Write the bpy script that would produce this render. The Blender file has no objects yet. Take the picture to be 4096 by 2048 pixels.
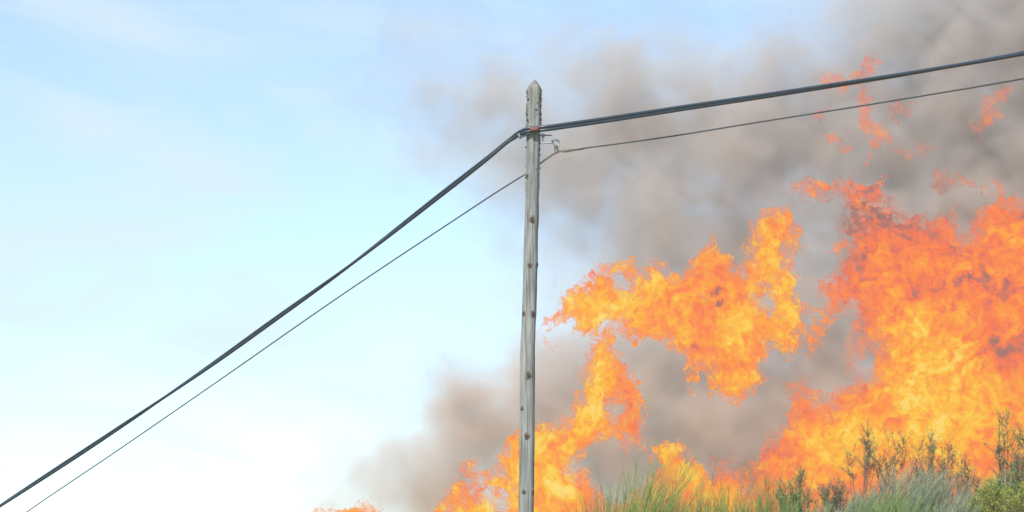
import bpy, math, random
import numpy as np
from mathutils import Vector

# ------------------------------------------------------------------ camera, sky, sun, exposure
scene = bpy.context.scene
C = scene.collection
rng = np.random.default_rng(11)
R = random.Random(5)

PITCH = math.radians(9.0)
FPX = 4096 * 100.0 / 36.0
CAM = np.array([0.0, 0.0, 1.6])
EXPO = 0.55

cam_d = bpy.data.cameras.new('camera')
cam_d.lens = 100.0
cam_d.sensor_width = 36.0
cam_d.clip_start = 0.1
cam_d.clip_end = 20000.0
cam = bpy.data.objects.new('camera', cam_d)
cam.location = CAM
cam.rotation_euler = (math.pi / 2 + PITCH, 0, 0)
C.objects.link(cam)
scene.camera = cam

SUN_EL, SUN_AZ = math.radians(42), math.radians(204)
world = bpy.data.worlds.new('World')
scene.world = world
world.use_nodes = True
wn, wl = world.node_tree.nodes, world.node_tree.links
wn.clear()
w_out = wn.new('ShaderNodeOutputWorld')
w_bg = wn.new('ShaderNodeBackground')
sky = wn.new('ShaderNodeTexSky')
sky.sky_type = 'NISHITA'
sky.sun_disc = False
sky.sun_elevation = SUN_EL
sky.sun_rotation = SUN_AZ
sky.air_density = 1.0
sky.dust_density = 0.3
sky.ozone_density = 1.6
w_bg.inputs['Strength'].default_value = 0.137
# thin high cirrus veil, long soft streaks all round the sky
tc = wn.new('ShaderNodeTexCoord')
mp = wn.new('ShaderNodeMapping')
mp.inputs['Rotation'].default_value = (0.0, math.radians(-12), 0.0)
mp.inputs['Scale'].default_value = (6.5, 6.5, 24.0)
mp.inputs['Location'].default_value = (3.1, 0.0, 1.35)
wl.new(tc.outputs['Generated'], mp.inputs['Vector'])
n1 = wn.new('ShaderNodeTexNoise')
n1.inputs['Scale'].default_value = 1.0
n1.inputs['Detail'].default_value = 7.0
n1.inputs['Roughness'].default_value = 0.57
n1.inputs['Distortion'].default_value = 0.6
wl.new(mp.outputs['Vector'], n1.inputs['Vector'])
cr = wn.new('ShaderNodeMapRange')
cr.interpolation_type = 'SMOOTHSTEP'
cr.inputs['From Min'].default_value = 0.40
cr.inputs['From Max'].default_value = 0.70
cr.inputs['To Min'].default_value = 0.0
cr.inputs['To Max'].default_value = 0.80
wl.new(n1.outputs['Fac'], cr.inputs['Value'])
mx = wn.new('ShaderNodeMix')
mx.data_type = 'RGBA'
wl.new(cr.outputs['Result'], mx.inputs['Factor'])
wl.new(sky.outputs['Color'], mx.inputs['A'])
mx.inputs['B'].default_value = (3.8, 4.5, 4.85, 1)
wl.new(mx.outputs['Result'], w_bg.inputs['Color'])
wl.new(w_bg.outputs['Background'], w_out.inputs['Surface'])

sun_d = bpy.data.lights.new('sun', 'SUN')
sun_d.energy = 4.0
sun_d.angle = math.radians(0.5)
sun_d.color = (1.0, 0.95, 0.88)
sun = bpy.data.objects.new('sun', sun_d)
sdir = Vector((math.cos(SUN_EL) * math.sin(SUN_AZ), math.cos(SUN_EL) * math.cos(SUN_AZ), math.sin(SUN_EL)))
sun.rotation_euler = sdir.to_track_quat('Z', 'Y').to_euler()
sun.location = (-20, -20, 40)
C.objects.link(sun)

scene.view_settings.view_transform = 'Standard'
scene.view_settings.look = 'None'
scene.view_settings.gamma = 1.0
scene.view_settings.use_curve_mapping = False
scene.view_settings.exposure = EXPO
cy = scene.cycles
cy.use_denoising = True
cy.transparent_max_bounces = 32
cy.volume_bounces = 3
cy.max_bounces = 8
cy.sample_clamp_indirect = 4.0
cy.volume_step_rate = 1.0


# ------------------------------------------------------------------ helpers
def at(px, py, d):
    """the point at distance y = d that the photograph shows at source pixel (px, py)"""
    a, b = (px - 2048) / FPX, (1024 - py) / FPX
    v = np.array([a, math.cos(PITCH) - b * math.sin(PITCH), math.sin(PITCH) + b * math.cos(PITCH)])
    return Vector(CAM + v * (d / v[1]))


def srgb(c):
    c = c / 255.0
    return c / 12.92 if c <= 0.04045 else ((c + 0.055) / 1.055) ** 2.4


def lin(r, g, b, k=1.0):
    return (srgb(r) * k, srgb(g) * k, srgb(b) * k, 1)


def mesh_obj(name, verts, faces, mat=None, parent=None, smooth=False):
    me = bpy.data.meshes.new(name)
    verts = np.asarray(verts, dtype=np.float32).reshape(-1, 3)
    if isinstance(faces, np.ndarray):
        n, k = faces.shape
        me.vertices.add(len(verts))
        me.vertices.foreach_set('co', verts.ravel())
        me.loops.add(n * k)
        me.loops.foreach_set('vertex_index', faces.astype(np.int32).ravel())
        me.polygons.add(n)
        me.polygons.foreach_set('loop_start', np.arange(0, n * k, k, dtype=np.int32))
        me.update(calc_edges=True)
    else:
        me.from_pydata([tuple(map(float, v)) for v in verts], [], faces)
        me.update()
    if smooth:
        me.polygons.foreach_set('use_smooth', np.ones(len(me.polygons), dtype=bool))
    if mat:
        me.materials.append(mat)
    o = bpy.data.objects.new(name, me)
    C.objects.link(o)
    if parent:
        o.parent = parent
        o.matrix_parent_inverse = parent.matrix_world.inverted() if False else o.matrix_parent_inverse
    return o


def thing(name, loc, label, cat, group=None):
    o = bpy.data.objects.new(name, None)
    o.location = loc
    o.empty_display_size = 0.2
    C.objects.link(o)
    return tag(o, label, cat, group)


def tag(o, label=None, cat=None, group=None, kind=None):
    if label: o['label'] = label
    if cat: o['category'] = cat
    if group: o['group'] = group
    if kind: o['kind'] = kind
    return o


def child(name, verts, faces, mat, parent, smooth=False):
    """a part: vertices given in world coordinates, stored relative to the thing"""
    v = np.asarray(verts, dtype=np.float64).reshape(-1, 3) - np.array(root_loc(parent))
    return mesh_obj(name, v, faces, mat, parent, smooth)


def root_loc(o):
    p = Vector(o.location)
    while o.parent:
        o = o.parent
        p = p + Vector(o.location)
    return p


def new_mat(name):
    m = bpy.data.materials.new(name)
    m.use_nodes = True
    m.node_tree.nodes.clear()
    out = m.node_tree.nodes.new('ShaderNodeOutputMaterial')
    return m, m.node_tree.nodes, m.node_tree.links, out


def tube(points, radii, sides=8, twist=0.0, cap=True):
    pts = [np.array(p, dtype=float) for p in points]
    n = len(pts)
    if not hasattr(radii, '__len__'):
        radii = [radii] * n
    vs, fs = [], []
    up = np.array([0, 0, 1.0])
    t0 = pts[1] - pts[0]
    t0 /= np.linalg.norm(t0)
    if abs(t0[2]) > 0.95:
        up = np.array([0, 1.0, 0])
    u = np.cross(t0, up); u /= np.linalg.norm(u)
    for i in range(n):
        t = pts[min(i + 1, n - 1)] - pts[max(i - 1, 0)]
        t /= np.linalg.norm(t)
        u = u - t * np.dot(u, t); u /= np.linalg.norm(u)
        w = np.cross(t, u)
        for k in range(sides):
            a = 2 * math.pi * k / sides + twist * i
            vs.append(pts[i] + radii[i] * (math.cos(a) * u + math.sin(a) * w))
    for i in range(n - 1):
        for k in range(sides):
            k2 = (k + 1) % sides
            fs.append((i * sides + k, i * sides + k2, (i + 1) * sides + k2, (i + 1) * sides + k))
    if cap:
        fs.append(tuple(range(sides))[::-1])
        fs.append(tuple((n - 1) * sides + k for k in range(sides)))
    return vs, fs


def merge(*parts):
    vs, fs = [], []
    for v, f in parts:
        b = len(vs)
        vs += list(v)
        fs += [tuple(i + b for i in q) for q in f]
    return vs, fs


# periodic band limited noise cube, octaves taken by rescaled look-ups
NC = 64
_k = np.fft.fftfreq(NC) * NC
_kk = np.sqrt(_k[:, None, None] ** 2 + _k[None, :, None] ** 2 + _k[None, None, :] ** 2)


def _cube(seed):
    g = np.random.default_rng(seed).standard_normal((NC, NC, NC))
    f = np.fft.fftn(g) * np.exp(-((_kk - 7.5) / 3.2) ** 2)
    c = np.real(np.fft.ifftn(f))
    return (c / c.std()).astype(np.float32)


CUBES = [_cube(s) for s in range(3)]


def look(c, x, y, z):
    x, y, z = x % NC, y % NC, z % NC
    i, j, k = x.astype(np.int32), y.astype(np.int32), z.astype(np.int32)
    fx, fy, fz = x - i, y - j, z - k
    i %= NC; j %= NC; k %= NC
    i1, j1, k1 = (i + 1) % NC, (j + 1) % NC, (k + 1) % NC
    c = c.ravel()
    a, b = i * NC * NC, i1 * NC * NC
    j, j1 = j * NC, j1 * NC
    c00 = c[a + j + k] * (1 - fx) + c[b + j + k] * fx
    c01 = c[a + j + k1] * (1 - fx) + c[b + j + k1] * fx
    c10 = c[a + j1 + k] * (1 - fx) + c[b + j1 + k] * fx
    c11 = c[a + j1 + k1] * (1 - fx) + c[b + j1 + k1] * fx
    return (c00 * (1 - fy) + c10 * fy) * (1 - fz) + (c01 * (1 - fy) + c11 * fy) * fz


def fbm(x, y, z, wl, octaves=4, gain=0.5, which=0, off=0.0):
    """wl: wavelength of the first octave in the units of x, y, z; result has unit-ish deviation"""
    s = 8.5 / wl
    tot, amp, norm = 0, 1.0, 0
    for o in range(octaves):
        q = off + 17.3 * o
        tot = tot + amp * look(CUBES[(which + o) % 3], (x * s + q).astype(np.float32), (y * s + 2 * q).astype(np.float32), (z * s + 3 * q).astype(np.float32))
        norm += amp * amp
        amp *= gain
        s *= 2.03
    return tot / math.sqrt(norm)


def smooth01(x, a, b):
    t = np.clip((x - a) / (b - a), 0, 1)
    return t * t * (3 - 2 * t)


# ------------------------------------------------------------------ ground (a rising bank, far land beyond)
def ground_z(x, y):
    x = np.asarray(x, float); y = np.asarray(y, float)
    t = smooth01(y, 6, 35)
    right = smooth01(x, -4, 8)
    z = t * (2.9 + 0.75 * right)
    z = z + 0.10 * np.sin(x * 1.3 + 0.4 * y) * t + 0.06 * np.sin(x * 3.1 + 1.0) * np.cos(y * 2.2) * t
    z = z - 1.6 * smooth01(-x, 4, 16) * t
    z = z * (1 - 0.75 * smooth01(y, 70, 400))
    return z


def build_ground():
    xs = np.concatenate([-np.geomspace(6000, 22, 18), np.linspace(-20, 20, 81), np.geomspace(22, 6000, 18)])
    ys = np.concatenate([-np.geomspace(6000, 12, 14), np.linspace(-10, 70, 121), np.geomspace(74, 9000, 18)])
    X, Y = np.meshgrid(xs, ys, indexing='ij')
    Z = ground_z(X, Y)
    v = np.stack([X, Y, Z], -1).reshape(-1, 3)
    nx, ny = X.shape
    i = np.arange(nx * ny).reshape(nx, ny)
    f = np.stack([i[:-1, :-1], i[1:, :-1], i[1:, 1:], i[:-1, 1:]], -1).reshape(-1, 4)
    m, n, l, out = new_mat('dry_grassy_soil')
    b = n.new('ShaderNodeBsdfPrincipled')
    no = n.new('ShaderNodeTexNoise'); no.inputs['Scale'].default_value = 0.9; no.inputs['Detail'].default_value = 10
    t = n.new('ShaderNodeTexCoord'); l.new(t.outputs['Object'], no.inputs['Vector'])
    r = n.new('ShaderNodeValToRGB')
    r.color_ramp.elements[0].position = 0.35; r.color_ramp.elements[0].color = (0.06, 0.045, 0.025, 1)
    r.color_ramp.elements[1].position = 0.65; r.color_ramp.elements[1].color = (0.10, 0.12, 0.045, 1)
    l.new(no.outputs['Fac'], r.inputs['Fac']); l.new(r.outputs['Color'], b.inputs['Base Color'])
    b.inputs['Roughness'].default_value = 0.95
    bu = n.new('ShaderNodeBump'); bu.inputs['Strength'].default_value = 0.6; bu.inputs['Distance'].default_value = 0.1
    l.new(no.outputs['Fac'], bu.inputs['Height']); l.new(bu.outputs['Normal'], b.inputs['Normal'])
    l.new(b.outputs['BSDF'], out.inputs['Surface'])
    tag(mesh_obj('ground', v, f, m, smooth=True), kind='structure')


build_ground()

# ------------------------------------------------------------------ pole
PD = 39.0


def wood_material():
    m, n, l, out = new_mat('weathered_grey_wood')
    b = n.new('ShaderNodeBsdfPrincipled')
    t = n.new('ShaderNodeTexCoord')
    mp = n.new('ShaderNodeMapping'); mp.inputs['Scale'].default_value = (48, 48, 1.3)
    l.new(t.outputs['Object'], mp.inputs['Vector'])
    g = n.new('ShaderNodeTexNoise'); g.inputs['Scale'].default_value = 1.0; g.inputs['Detail'].default_value = 8; g.inputs['Roughness'].default_value = 0.65
    l.new(mp.outputs['Vector'], g.inputs['Vector'])
    r = n.new('ShaderNodeValToRGB')
    e = r.color_ramp.elements
    e[0].position = 0.36; e[0].color = (0.105, 0.097, 0.08, 1)
    e[1].position = 0.66; e[1].color = (0.36, 0.365, 0.34, 1)
    x = e.new(0.47); x.color = (0.245, 0.255, 0.24, 1)
    l.new(g.outputs['Fac'], r.inputs['Fac'])
    g2 = n.new('ShaderNodeTexNoise'); g2.inputs['Scale'].default_value = 3.0; g2.inputs['Detail'].default_value = 6
    mp2 = n.new('ShaderNodeMapping'); mp2.inputs['Scale'].default_value = (3, 3, 0.5)
    l.new(t.outputs['Object'], mp2.inputs['Vector']); l.new(mp2.outputs['Vector'], g2.inputs['Vector'])
    mr = n.new('ShaderNodeMapRange'); mr.inputs['From Min'].default_value = 0.3; mr.inputs['From Max'].default_value = 0.7
    mr.inputs['To Min'].default_value = 0.55; mr.inputs['To Max'].default_value = 1.05
    l.new(g2.outputs['Fac'], mr.inputs['Value'])
    mul = n.new('ShaderNodeVectorMath'); mul.operation = 'SCALE'
    l.new(r.outputs['Color'], mul.inputs[0]); l.new(mr.outputs['Result'], mul.inputs['Scale'])
    # greener and browner towards the top where lichen grows
    sx = n.new('ShaderNodeSeparateXYZ'); l.new(t.outputs['Object'], sx.inputs[0])
    top = n.new('ShaderNodeMapRange'); top.inputs['From Min'].default_value = 6.6; top.inputs['From Max'].default_value = 8.0
    top.inputs['To Max'].default_value = 0.8
    l.new(sx.outputs['Z'], top.inputs['Value'])
    mm = n.new('ShaderNodeMix'); mm.data_type = 'RGBA'; mm.blend_type = 'MULTIPLY'
    l.new(top.outputs['Result'], mm.inputs['Factor']); l.new(mul.outputs[0], mm.inputs['A']); mm.inputs['B'].default_value = (1.0, 0.93, 0.72, 1)
    l.new(mm.outputs['Result'], b.inputs['Base Color'])
    b.inputs['Roughness'].default_value = 0.9
    b.inputs['Specular IOR Level'].default_value = 0.2
    bu = n.new('ShaderNodeBump'); bu.inputs['Strength'].default_value = 0.7; bu.inputs['Distance'].default_value = 0.01
    l.new(g.outputs['Fac'], bu.inputs['Height']); l.new(bu.outputs['Normal'], b.inputs['Normal'])
    l.new(b.outputs['BSDF'], out.inputs['Surface'])
    return m


def plain(name, col, rough=0.6, metal=0.0, noise=0.0, nscale=40.0, spec=0.5):
    m, n, l, out = new_mat(name)
    b = n.new('ShaderNodeBsdfPrincipled')
    b.inputs['Roughness'].default_value = rough
    b.inputs['Metallic'].default_value = metal
    b.inputs['Specular IOR Level'].default_value = spec
    t = n.new('ShaderNodeTexCoord')
    no = n.new('ShaderNodeTexNoise'); no.inputs['Scale'].default_value = nscale; no.inputs['Detail'].default_value = 4
    l.new(t.outputs['Object'], no.inputs['Vector'])
    mr = n.new('ShaderNodeMapRange'); mr.inputs['From Min'].default_value = 0.3; mr.inputs['From Max'].default_value = 0.7
    mr.inputs['To Min'].default_value = 1 - noise; mr.inputs['To Max'].default_value = 1 + noise
    l.new(no.outputs['Fac'], mr.inputs['Value'])
    s = n.new('ShaderNodeVectorMath'); s.operation = 'SCALE'
    s.inputs[0].default_value = col[:3]
    l.new(mr.outputs['Result'], s.inputs['Scale'])
    l.new(s.outputs[0], b.inputs['Base Color'])
    l.new(b.outputs['BSDF'], out.inputs['Surface'])
    return m


M_wood = wood_material()
M_knot = plain('dark_knot_wood', (0.075, 0.05, 0.04), 0.9, noise=0.4, nscale=60, spec=0.1)
M_knot_rim = plain('knot_rim_wood', (0.15, 0.14, 0.115), 0.95, noise=0.3, nscale=50, spec=0.1)
M_lichen = plain('lichen', (0.06, 0.075, 0.03), 1.0, noise=0.5, nscale=30, spec=0.05)
M_steel = plain('galvanised_steel', (0.30, 0.34, 0.36), 0.5, 0.75, noise=0.3, nscale=60)
M_rust = plain('rusty_steel', (0.12, 0.09, 0.07), 0.8, 0.3, noise=0.4, nscale=60)
M_cable = plain('black_cable_sheath', (0.018, 0.032, 0.045), 0.36, 0.0, noise=0.2, nscale=8, spec=0.5)
M_wire = plain('thin_wire_sheath', (0.07, 0.08, 0.085), 0.5, 0.3, noise=0.3, nscale=8)
M_tie = plain('frayed_tie_wire', (0.17, 0.15, 0.11), 0.8, 0.2, noise=0.4, nscale=50)
M_tape = plain('red_tape', (0.15, 0.045, 0.04), 0.6, noise=0.2, nscale=60)

# centre line and width of the pole down the photograph: source row, column, half width in pixels
pole_rows = [(352, 2136, 27.5), (390, 2136, 28.5), (525, 2134, 28.5), (640, 2131, 28), (720, 2130, 28.5), (800, 2128, 27), (870, 2127.5, 28.5), (905, 2126, 28.5), (915, 2124.5, 27.8),
             (1000, 2122.5, 29), (1060, 2122.5, 29.5), (1085, 2121, 28.5), (1180, 2119, 29), (1258, 2116.5, 29.5), (1285, 2115, 28.5), (1400, 2110.5, 29.5),
             (1500, 2110, 30.5), (1540, 2110, 30), (1640, 2109, 30), (1750, 2108, 30.5), (1850, 2107, 30), (1970, 2105, 30.5), (2048, 2104, 30), (2300, 2100, 31), (2800, 2092, 34)]
S39 = 39.0 / math.cos(PITCH) / FPX * 0.985
base_pt = at(2090, 2900, PD)
pole_base = Vector((base_pt.x, PD, float(ground_z(base_pt.x, PD)) - 0.02))
pole = thing('utility_pole', pole_base, 'weathered grey wooden utility pole with pointed top carrying the cables', 'utility pole')


def pole_centre(py):
    rs = np.array(pole_rows)
    return float(np.interp(py, rs[:, 0], rs[:, 1])), float(np.interp(py, rs[:, 0], rs[:, 2]))


def squarish(a):
    return (abs(math.cos(a)) ** 2.7 + abs(math.sin(a)) ** 2.7) ** (-1 / 2.7)


def build_pole():
    sides = 40
    vs, fs = [], []
    rows = []
    p = 352.0
    ps = []
    while p < 2300:
        ps.append(p); p += 14.0
    ps += [2400, 2600, 2900, 3200]
    for py in ps:
        cx, hw = pole_centre(py)
        c = at(cx, py, PD)
        if c.z < pole_base.z:
            continue
        rows.append((c, hw * S39))
    # the sawn, four-sided pointed top
    apex = at(2136.5, 318, PD)
    n = len(rows)
    for i, (c, r) in enumerate(rows):
        for k in range(sides):
            a = 2 * math.pi * k / sides
            j = 1 + 0.010 * math.sin(3 * a + c.z * 1.7) + 0.012 * math.sin(7 * a + 2.0) + 0.006 * math.sin(c.z * 21 + 2 * a)
            if math.sin(a * 5 + 1.2) > 0.93:
                j -= 0.015                                   # drying cracks running down the shaft
            j *= squarish(a)
            zz = c.z
            if i == 0:
                zz = c.z - 0.012 * abs(math.cos(a)) ** 2
            vs.append((c.x + r * j * math.cos(a), c.y + r * j * math.sin(a), zz))
    for i in range(n - 1):
        for k in range(sides):
            k2 = (k + 1) % sides
            fs.append((i * sides + k, (i + 1) * sides + k, (i + 1) * sides + k2, i * sides + k2))
    b = len(vs)
    # ridge: a roof-like cut, apex line running in depth
    rings = 4
    c0, r0 = rows[0]
    for q in range(1, rings):
        t = q / rings
        for k in range(sides):
            a = 2 * math.pi * k / sides
            s = 1 - t
            sq = squarish(a)
            vs.append((c0.x + (apex.x - c0.x) * t + r0 * sq * s * math.cos(a), c0.y + r0 * sq * (1 - 0.5 * t) * math.sin(a) * (0.35 + 0.65 * s), c0.z + (apex.z - c0.z) * t))
    prev = 0
    for q in range(1, rings):
        cur = b + (q - 1) * sides
        for k in range(sides):
            k2 = (k + 1) % sides
            fs.append((cur + k, prev + k, prev + k2, cur + k2))
        prev = cur
    vs.append((apex.x, apex.y, apex.z))
    ai = len(vs) - 1
    for k in range(sides):
        fs.append((ai, prev + k, prev + (k + 1) % sides))
    child('shaft', vs, fs, M_wood, pole, smooth=True)
    # knots: raised rims with a dark core, on the front of the shaft
    knots = [(2128, 882, 9, 12), (2118, 1065, 7, 9), (2145, 1060, 6, 9), (2097, 1258, 5, 8), (2131, 1258, 7, 10), (2113, 1503, 9, 12),
             (2090, 1636, 5, 7), (2106, 1747, 8, 10), (2095, 1969, 6, 8), (2129, 1970, 6, 11), (2110, 709, 6, 8), (2158, 387, 6, 11)]
    for kx, ky, rw, rh in knots:
        cx, hw = pole_centre(ky)
        c = at(cx, ky, PD)
        r = hw * S39
        off = (kx - cx) * S39
        off = max(-0.93 * r, min(0.93 * r, off))
        ang = math.asin(off / r)
        nrm = Vector((math.sin(ang), -math.cos(ang), 0))
        tan = Vector((math.cos(ang), math.sin(ang), 0))
        centre = c + nrm * r * 0.985 * squarish(ang)
        def disc(a_, b_, h, dep):
            v, f = [], []
            for ring, (s, o_) in enumerate([(1.0, -0.006), (0.86, h), (0.45, h * dep), (0.0, h * dep * 0.9)]):
                m_ = 14
                for q in range(m_):
                    t = 2 * math.pi * q / m_
                    w = 1 + 0.12 * math.sin(3 * t + kx)
                    pnt = centre + tan * (a_ * s * w * math.cos(t)) + Vector((0, 0, 1)) * (b_ * s * w * math.sin(t)) + nrm * o_
                    v.append(pnt)
                if ring:
                    for q in range(m_):
                        q2 = (q + 1) % m_
                        f.append(((ring - 1) * m_ + q, (ring - 1) * m_ + q2, ring * m_ + q2, ring * m_ + q))
            return v, f
        rimv, rimf = disc(rw * S39 * 1.6, rh * S39 * 1.7, 0.006, 0.6)
        kn = child('knot', rimv, rimf, M_knot_rim, pole, smooth=True)
        corev, coref = disc(rw * S39 * 0.9, rh * S39 * 0.95, 0.016, 0.8)
        child('knot_core', corev, coref, M_knot, kn, smooth=True)
    # lichen tufts along both upper edges
    v, f = [], []
    for _ in range(230):
        side = 1 if R.random() < 0.62 else -1
        py = R.uniform(325, 520) if side > 0 else R.uniform(350, 540)
        if R.random() < 0.12: py = R.uniform(520, 800)
        cx, hw = pole_centre(max(py, 352))
        c = at(cx, py, PD)
        r = hw * S39
        a = (0 if side > 0 else math.pi) + R.gauss(0, 0.5)
        if py < 352:
            r *= (py - 318) / 34 * 0.95
        r *= squarish(a)
        p0 = c + Vector((r * math.cos(a), r * math.sin(a), 0))
        s = R.uniform(0.007, 0.021)
        b0 = len(v)
        for d in [(1, 0, 0), (-1, 0, 0), (0, 1, 0), (0, -1, 0), (0, 0, 1), (0, 0, -1)]:
            k = s * R.uniform(0.6, 1.3)
            v.append(p0 + Vector(d) * k)
        for q in [(0, 2, 4), (2, 1, 4), (1, 3, 4), (3, 0, 4), (2, 0, 5), (1, 2, 5), (3, 1, 5), (0, 3, 5)]:
            f.append(tuple(b0 + i for i in q))
    lo = child('lichen', v, f, M_lichen, pole)
    lo['kind'] = 'stuff'


build_pole()


def px_path(pts, d):
    return [at(x, y, dd) for (x, y), dd in zip(pts, d if hasattr(d, '__len__') else [d] * len(pts))]


FR = PD - 0.075     # hardware sits just in front of the pole's centre
# left clamp under the cables: bolt body, two jaws and a nut
cl = child('cable_clamp', *tube(px_path([(2070, 538), (2085, 543), (2098, 541), (2112, 538)], FR), [0.012, 0.02, 0.02, 0.014], 8), M_steel, pole)
child('clamp_jaw', *merge(tube(px_path([(2076, 534), (2080, 556)], FR - 0.02), 0.016, 6), tube(px_path([(2093, 530), (2095, 549)], FR - 0.02), 0.016, 6)), M_steel, cl)
child('clamp_nut', *tube([at(2084, 548, FR - 0.05), at(2084, 548, FR + 0.03)], 0.026, 6), M_rust, cl)
# through bolt on the right with washer and nut
bo = child('bolt', *tube([at(2155, 541, FR), at(2208, 541, FR)], 0.008, 8), M_rust, pole)
child('washer', *tube([at(2166, 541, FR), at(2170, 541, FR)], 0.034, 16), M_steel, bo)
child('nut', *tube([at(2171, 541, FR), at(2180, 541, FR)], 0.022, 6), M_steel, bo)
# hanging link, arm and curled hook
lk = child('link_plate', *tube([at(2173, 545, FR), at(2173, 584, FR)], [0.012, 0.010], 6), M_steel, pole)
hk = [(2168, 571), (2185, 571), (2200, 571), (2212, 574), (2220, 582), (2226, 596)]
child('hook_arm', *tube(px_path(hk, FR), 0.0105, 8), M_steel, pole)
curl = [(2211, 562), (2213, 571), (2216, 566)] + [(2224 + 13 * math.cos(a), 573 - 13 * math.sin(a)) for a in np.linspace(2.7, -0.9, 12)] + [(2231, 592), (2233, 602)]
child('hook_curl', *tube(px_path(curl[2:], FR), 0.0100, 8), M_steel, pole)
for q_, r_ in (([(2209, 560), (2212, 570)], 0.012), ([(2218, 585), (2222, 606)], 0.010), ([(2226, 580), (2231, 602)], 0.012)):
    child('hook_tongue', *tube(px_path(q_, FR - 0.01), r_, 6), M_rust, pole)


# ------------------------------------------------------------------ overhead cables
def spline(pts, n):
    """Catmull-Rom through (px, py, d) rows"""
    p = np.array(pts, float)
    seg = np.linalg.norm(np.diff(p[:, :2], axis=0), axis=1)
    s = np.concatenate([[0], np.cumsum(seg)])
    tt = np.linspace(0, s[-1], n)
    out = []
    for k in range(p.shape[1]):
        y = p[:, k]
        m = np.gradient(y, s)
        i = np.clip(np.searchsorted(s, tt) - 1, 0, len(s) - 2)
        h = s[i + 1] - s[i]
        t = (tt - s[i]) / h
        out.append((2 * t**3 - 3 * t**2 + 1) * y[i] + (t**3 - 2 * t**2 + t) * h * m[i] + (-2 * t**3 + 3 * t**2) * y[i + 1] + (t**3 - t**2) * h * m[i + 1])
    return np.array(out).T


CF = PD - 0.16      # cables pass in front of the pole
main_line = [(-900, 2600, 58), (-450, 2322, 55), (0, 2024, 52), (430, 1742, 49.5), (851, 1456, 47.3), (1110, 1270, 45.9), (1375, 1080, 44.2), (1749, 790, 41.8), (1960, 625, 40.2), (2050, 552, 39.2),
             (2088, 528, CF + 0.02), (2112, 519, CF), (2165, 515, CF), (2300, 497, 38.6), (2700, 437, 37.4), (3290, 348, 35.0), (3657, 290, 33.4), (4096, 213, 31.5), (4700, 92, 28.8), (5400, -70, 26), (7600, -700, 20), (11000, -1900, 14)]
path = spline(main_line, 520)


def strand(phase, rad, sep):
    pts = []
    for i, (x, y, d) in enumerate(path):
        c = np.array(at(x, y, d))
        if x < 2050:
            ang = phase + 2 * math.pi * (x / 1500.0) - 1.2
        elif x < 2300:
            ang = phase + 0.35
        else:
            ang = phase + 0.35 + 1.15 * (x - 2300) / 1300.0
        pts.append(c + sep * np.array([-0.25 * math.cos(ang), 0.85 * math.cos(ang), math.sin(ang)]))
    return tube(pts, rad, 10)


CG = 'overhead cables strung across the pole'
c1 = tag(mesh_obj('overhead_cable', *strand(math.pi / 2, 0.0235, 0.0225), M_cable, smooth=True), 'thick black cable running above its twin, with red tape at the pole', 'cable', CG)
c2 = tag(mesh_obj('overhead_cable', *strand(-math.pi / 2, 0.023, 0.0225), M_cable, smooth=True), 'thick black cable running underneath its taped twin across the pole', 'cable', CG)
tp = [at(x, y, CF - 0.03) for x, y in [(2119, 520.5), (2128, 519), (2142, 517.5), (2157, 515.5)]]
mesh_obj('tape', *tube(tp, [0.034, 0.036, 0.035, 0.033], 14), M_tape, c1, smooth=True)['label'] = 'red tape wrapped round the black cable'

# the thin wire: left span, twisted jumper behind the pole and up to the hook, right span
left_w = spline([(-700, 2640, 57), (-300, 2345, 54), (110, 2046, 51.5), (480, 1795, 49.5), (890, 1512, 46.8), (1367, 1180, 43.8), (1828, 873, 40.9), (2000, 760, 39.6), (2098, 699, PD)], 120)
mid_w = spline([(2098, 699, PD), (2130, 680, PD + .13), (2158, 655, PD), (2190, 632, FR), (2220, 612, FR), (2240, 604, FR), (2285, 601, FR), (2329, 594, 38.85)], 70)
right_w = spline([(2329, 594, 38.85), (2640, 552, 38), (2989, 496, 37), (3540, 408, 35), (4096, 314, 33), (4700, 195, 31), (5400, 40, 28), (7600, -520, 21), (11000, -1650, 14.5)], 200)
wv = [at(*r) for r in left_w] + [at(*r) for r in mid_w[1:]] + [at(*r) for r in right_w[1:]]
wire = tag(mesh_obj('overhead_wire', *tube(wv, 0.0105, 8), M_wire, smooth=True), 'thin single wire hanging below the thick cables, tied to the hook', 'wire', CG)
# binding wire wound round it near the hook
bw = []
for i, (x, y, d) in enumerate(spline([(2158, 656, PD), (2190, 633, FR), (2240, 605, FR), (2300, 600, FR), (2345, 592, 38.83)], 150)):
    a = i * 0.9
    rr = 0.011 + 0.006 * abs(math.sin(i * 0.13))
    bw.append(np.array(at(x, y, d)) + rr * np.array([0, math.cos(a), math.sin(a)]))
tie = tube(bw, 0.0055, 5)
splice = tube(px_path([(2245, 606), (2262, 604), (2280, 602), (2290, 601)], FR - .01), [0.010, 0.022, 0.020, 0.008], 8)
frays = [tube(px_path(p, FR - 0.03), [0.005, 0.002], 4) for p in ([(2270, 603), (2288, 611)], [(2276, 600), (2284, 594)], [(2318, 597), (2332, 599)], [(2308, 599), (2302, 593)], [(2240, 606), (2231, 613)])]
mesh_obj('wire_tie', *merge(tie, splice, *frays), M_tie, wire)


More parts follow.
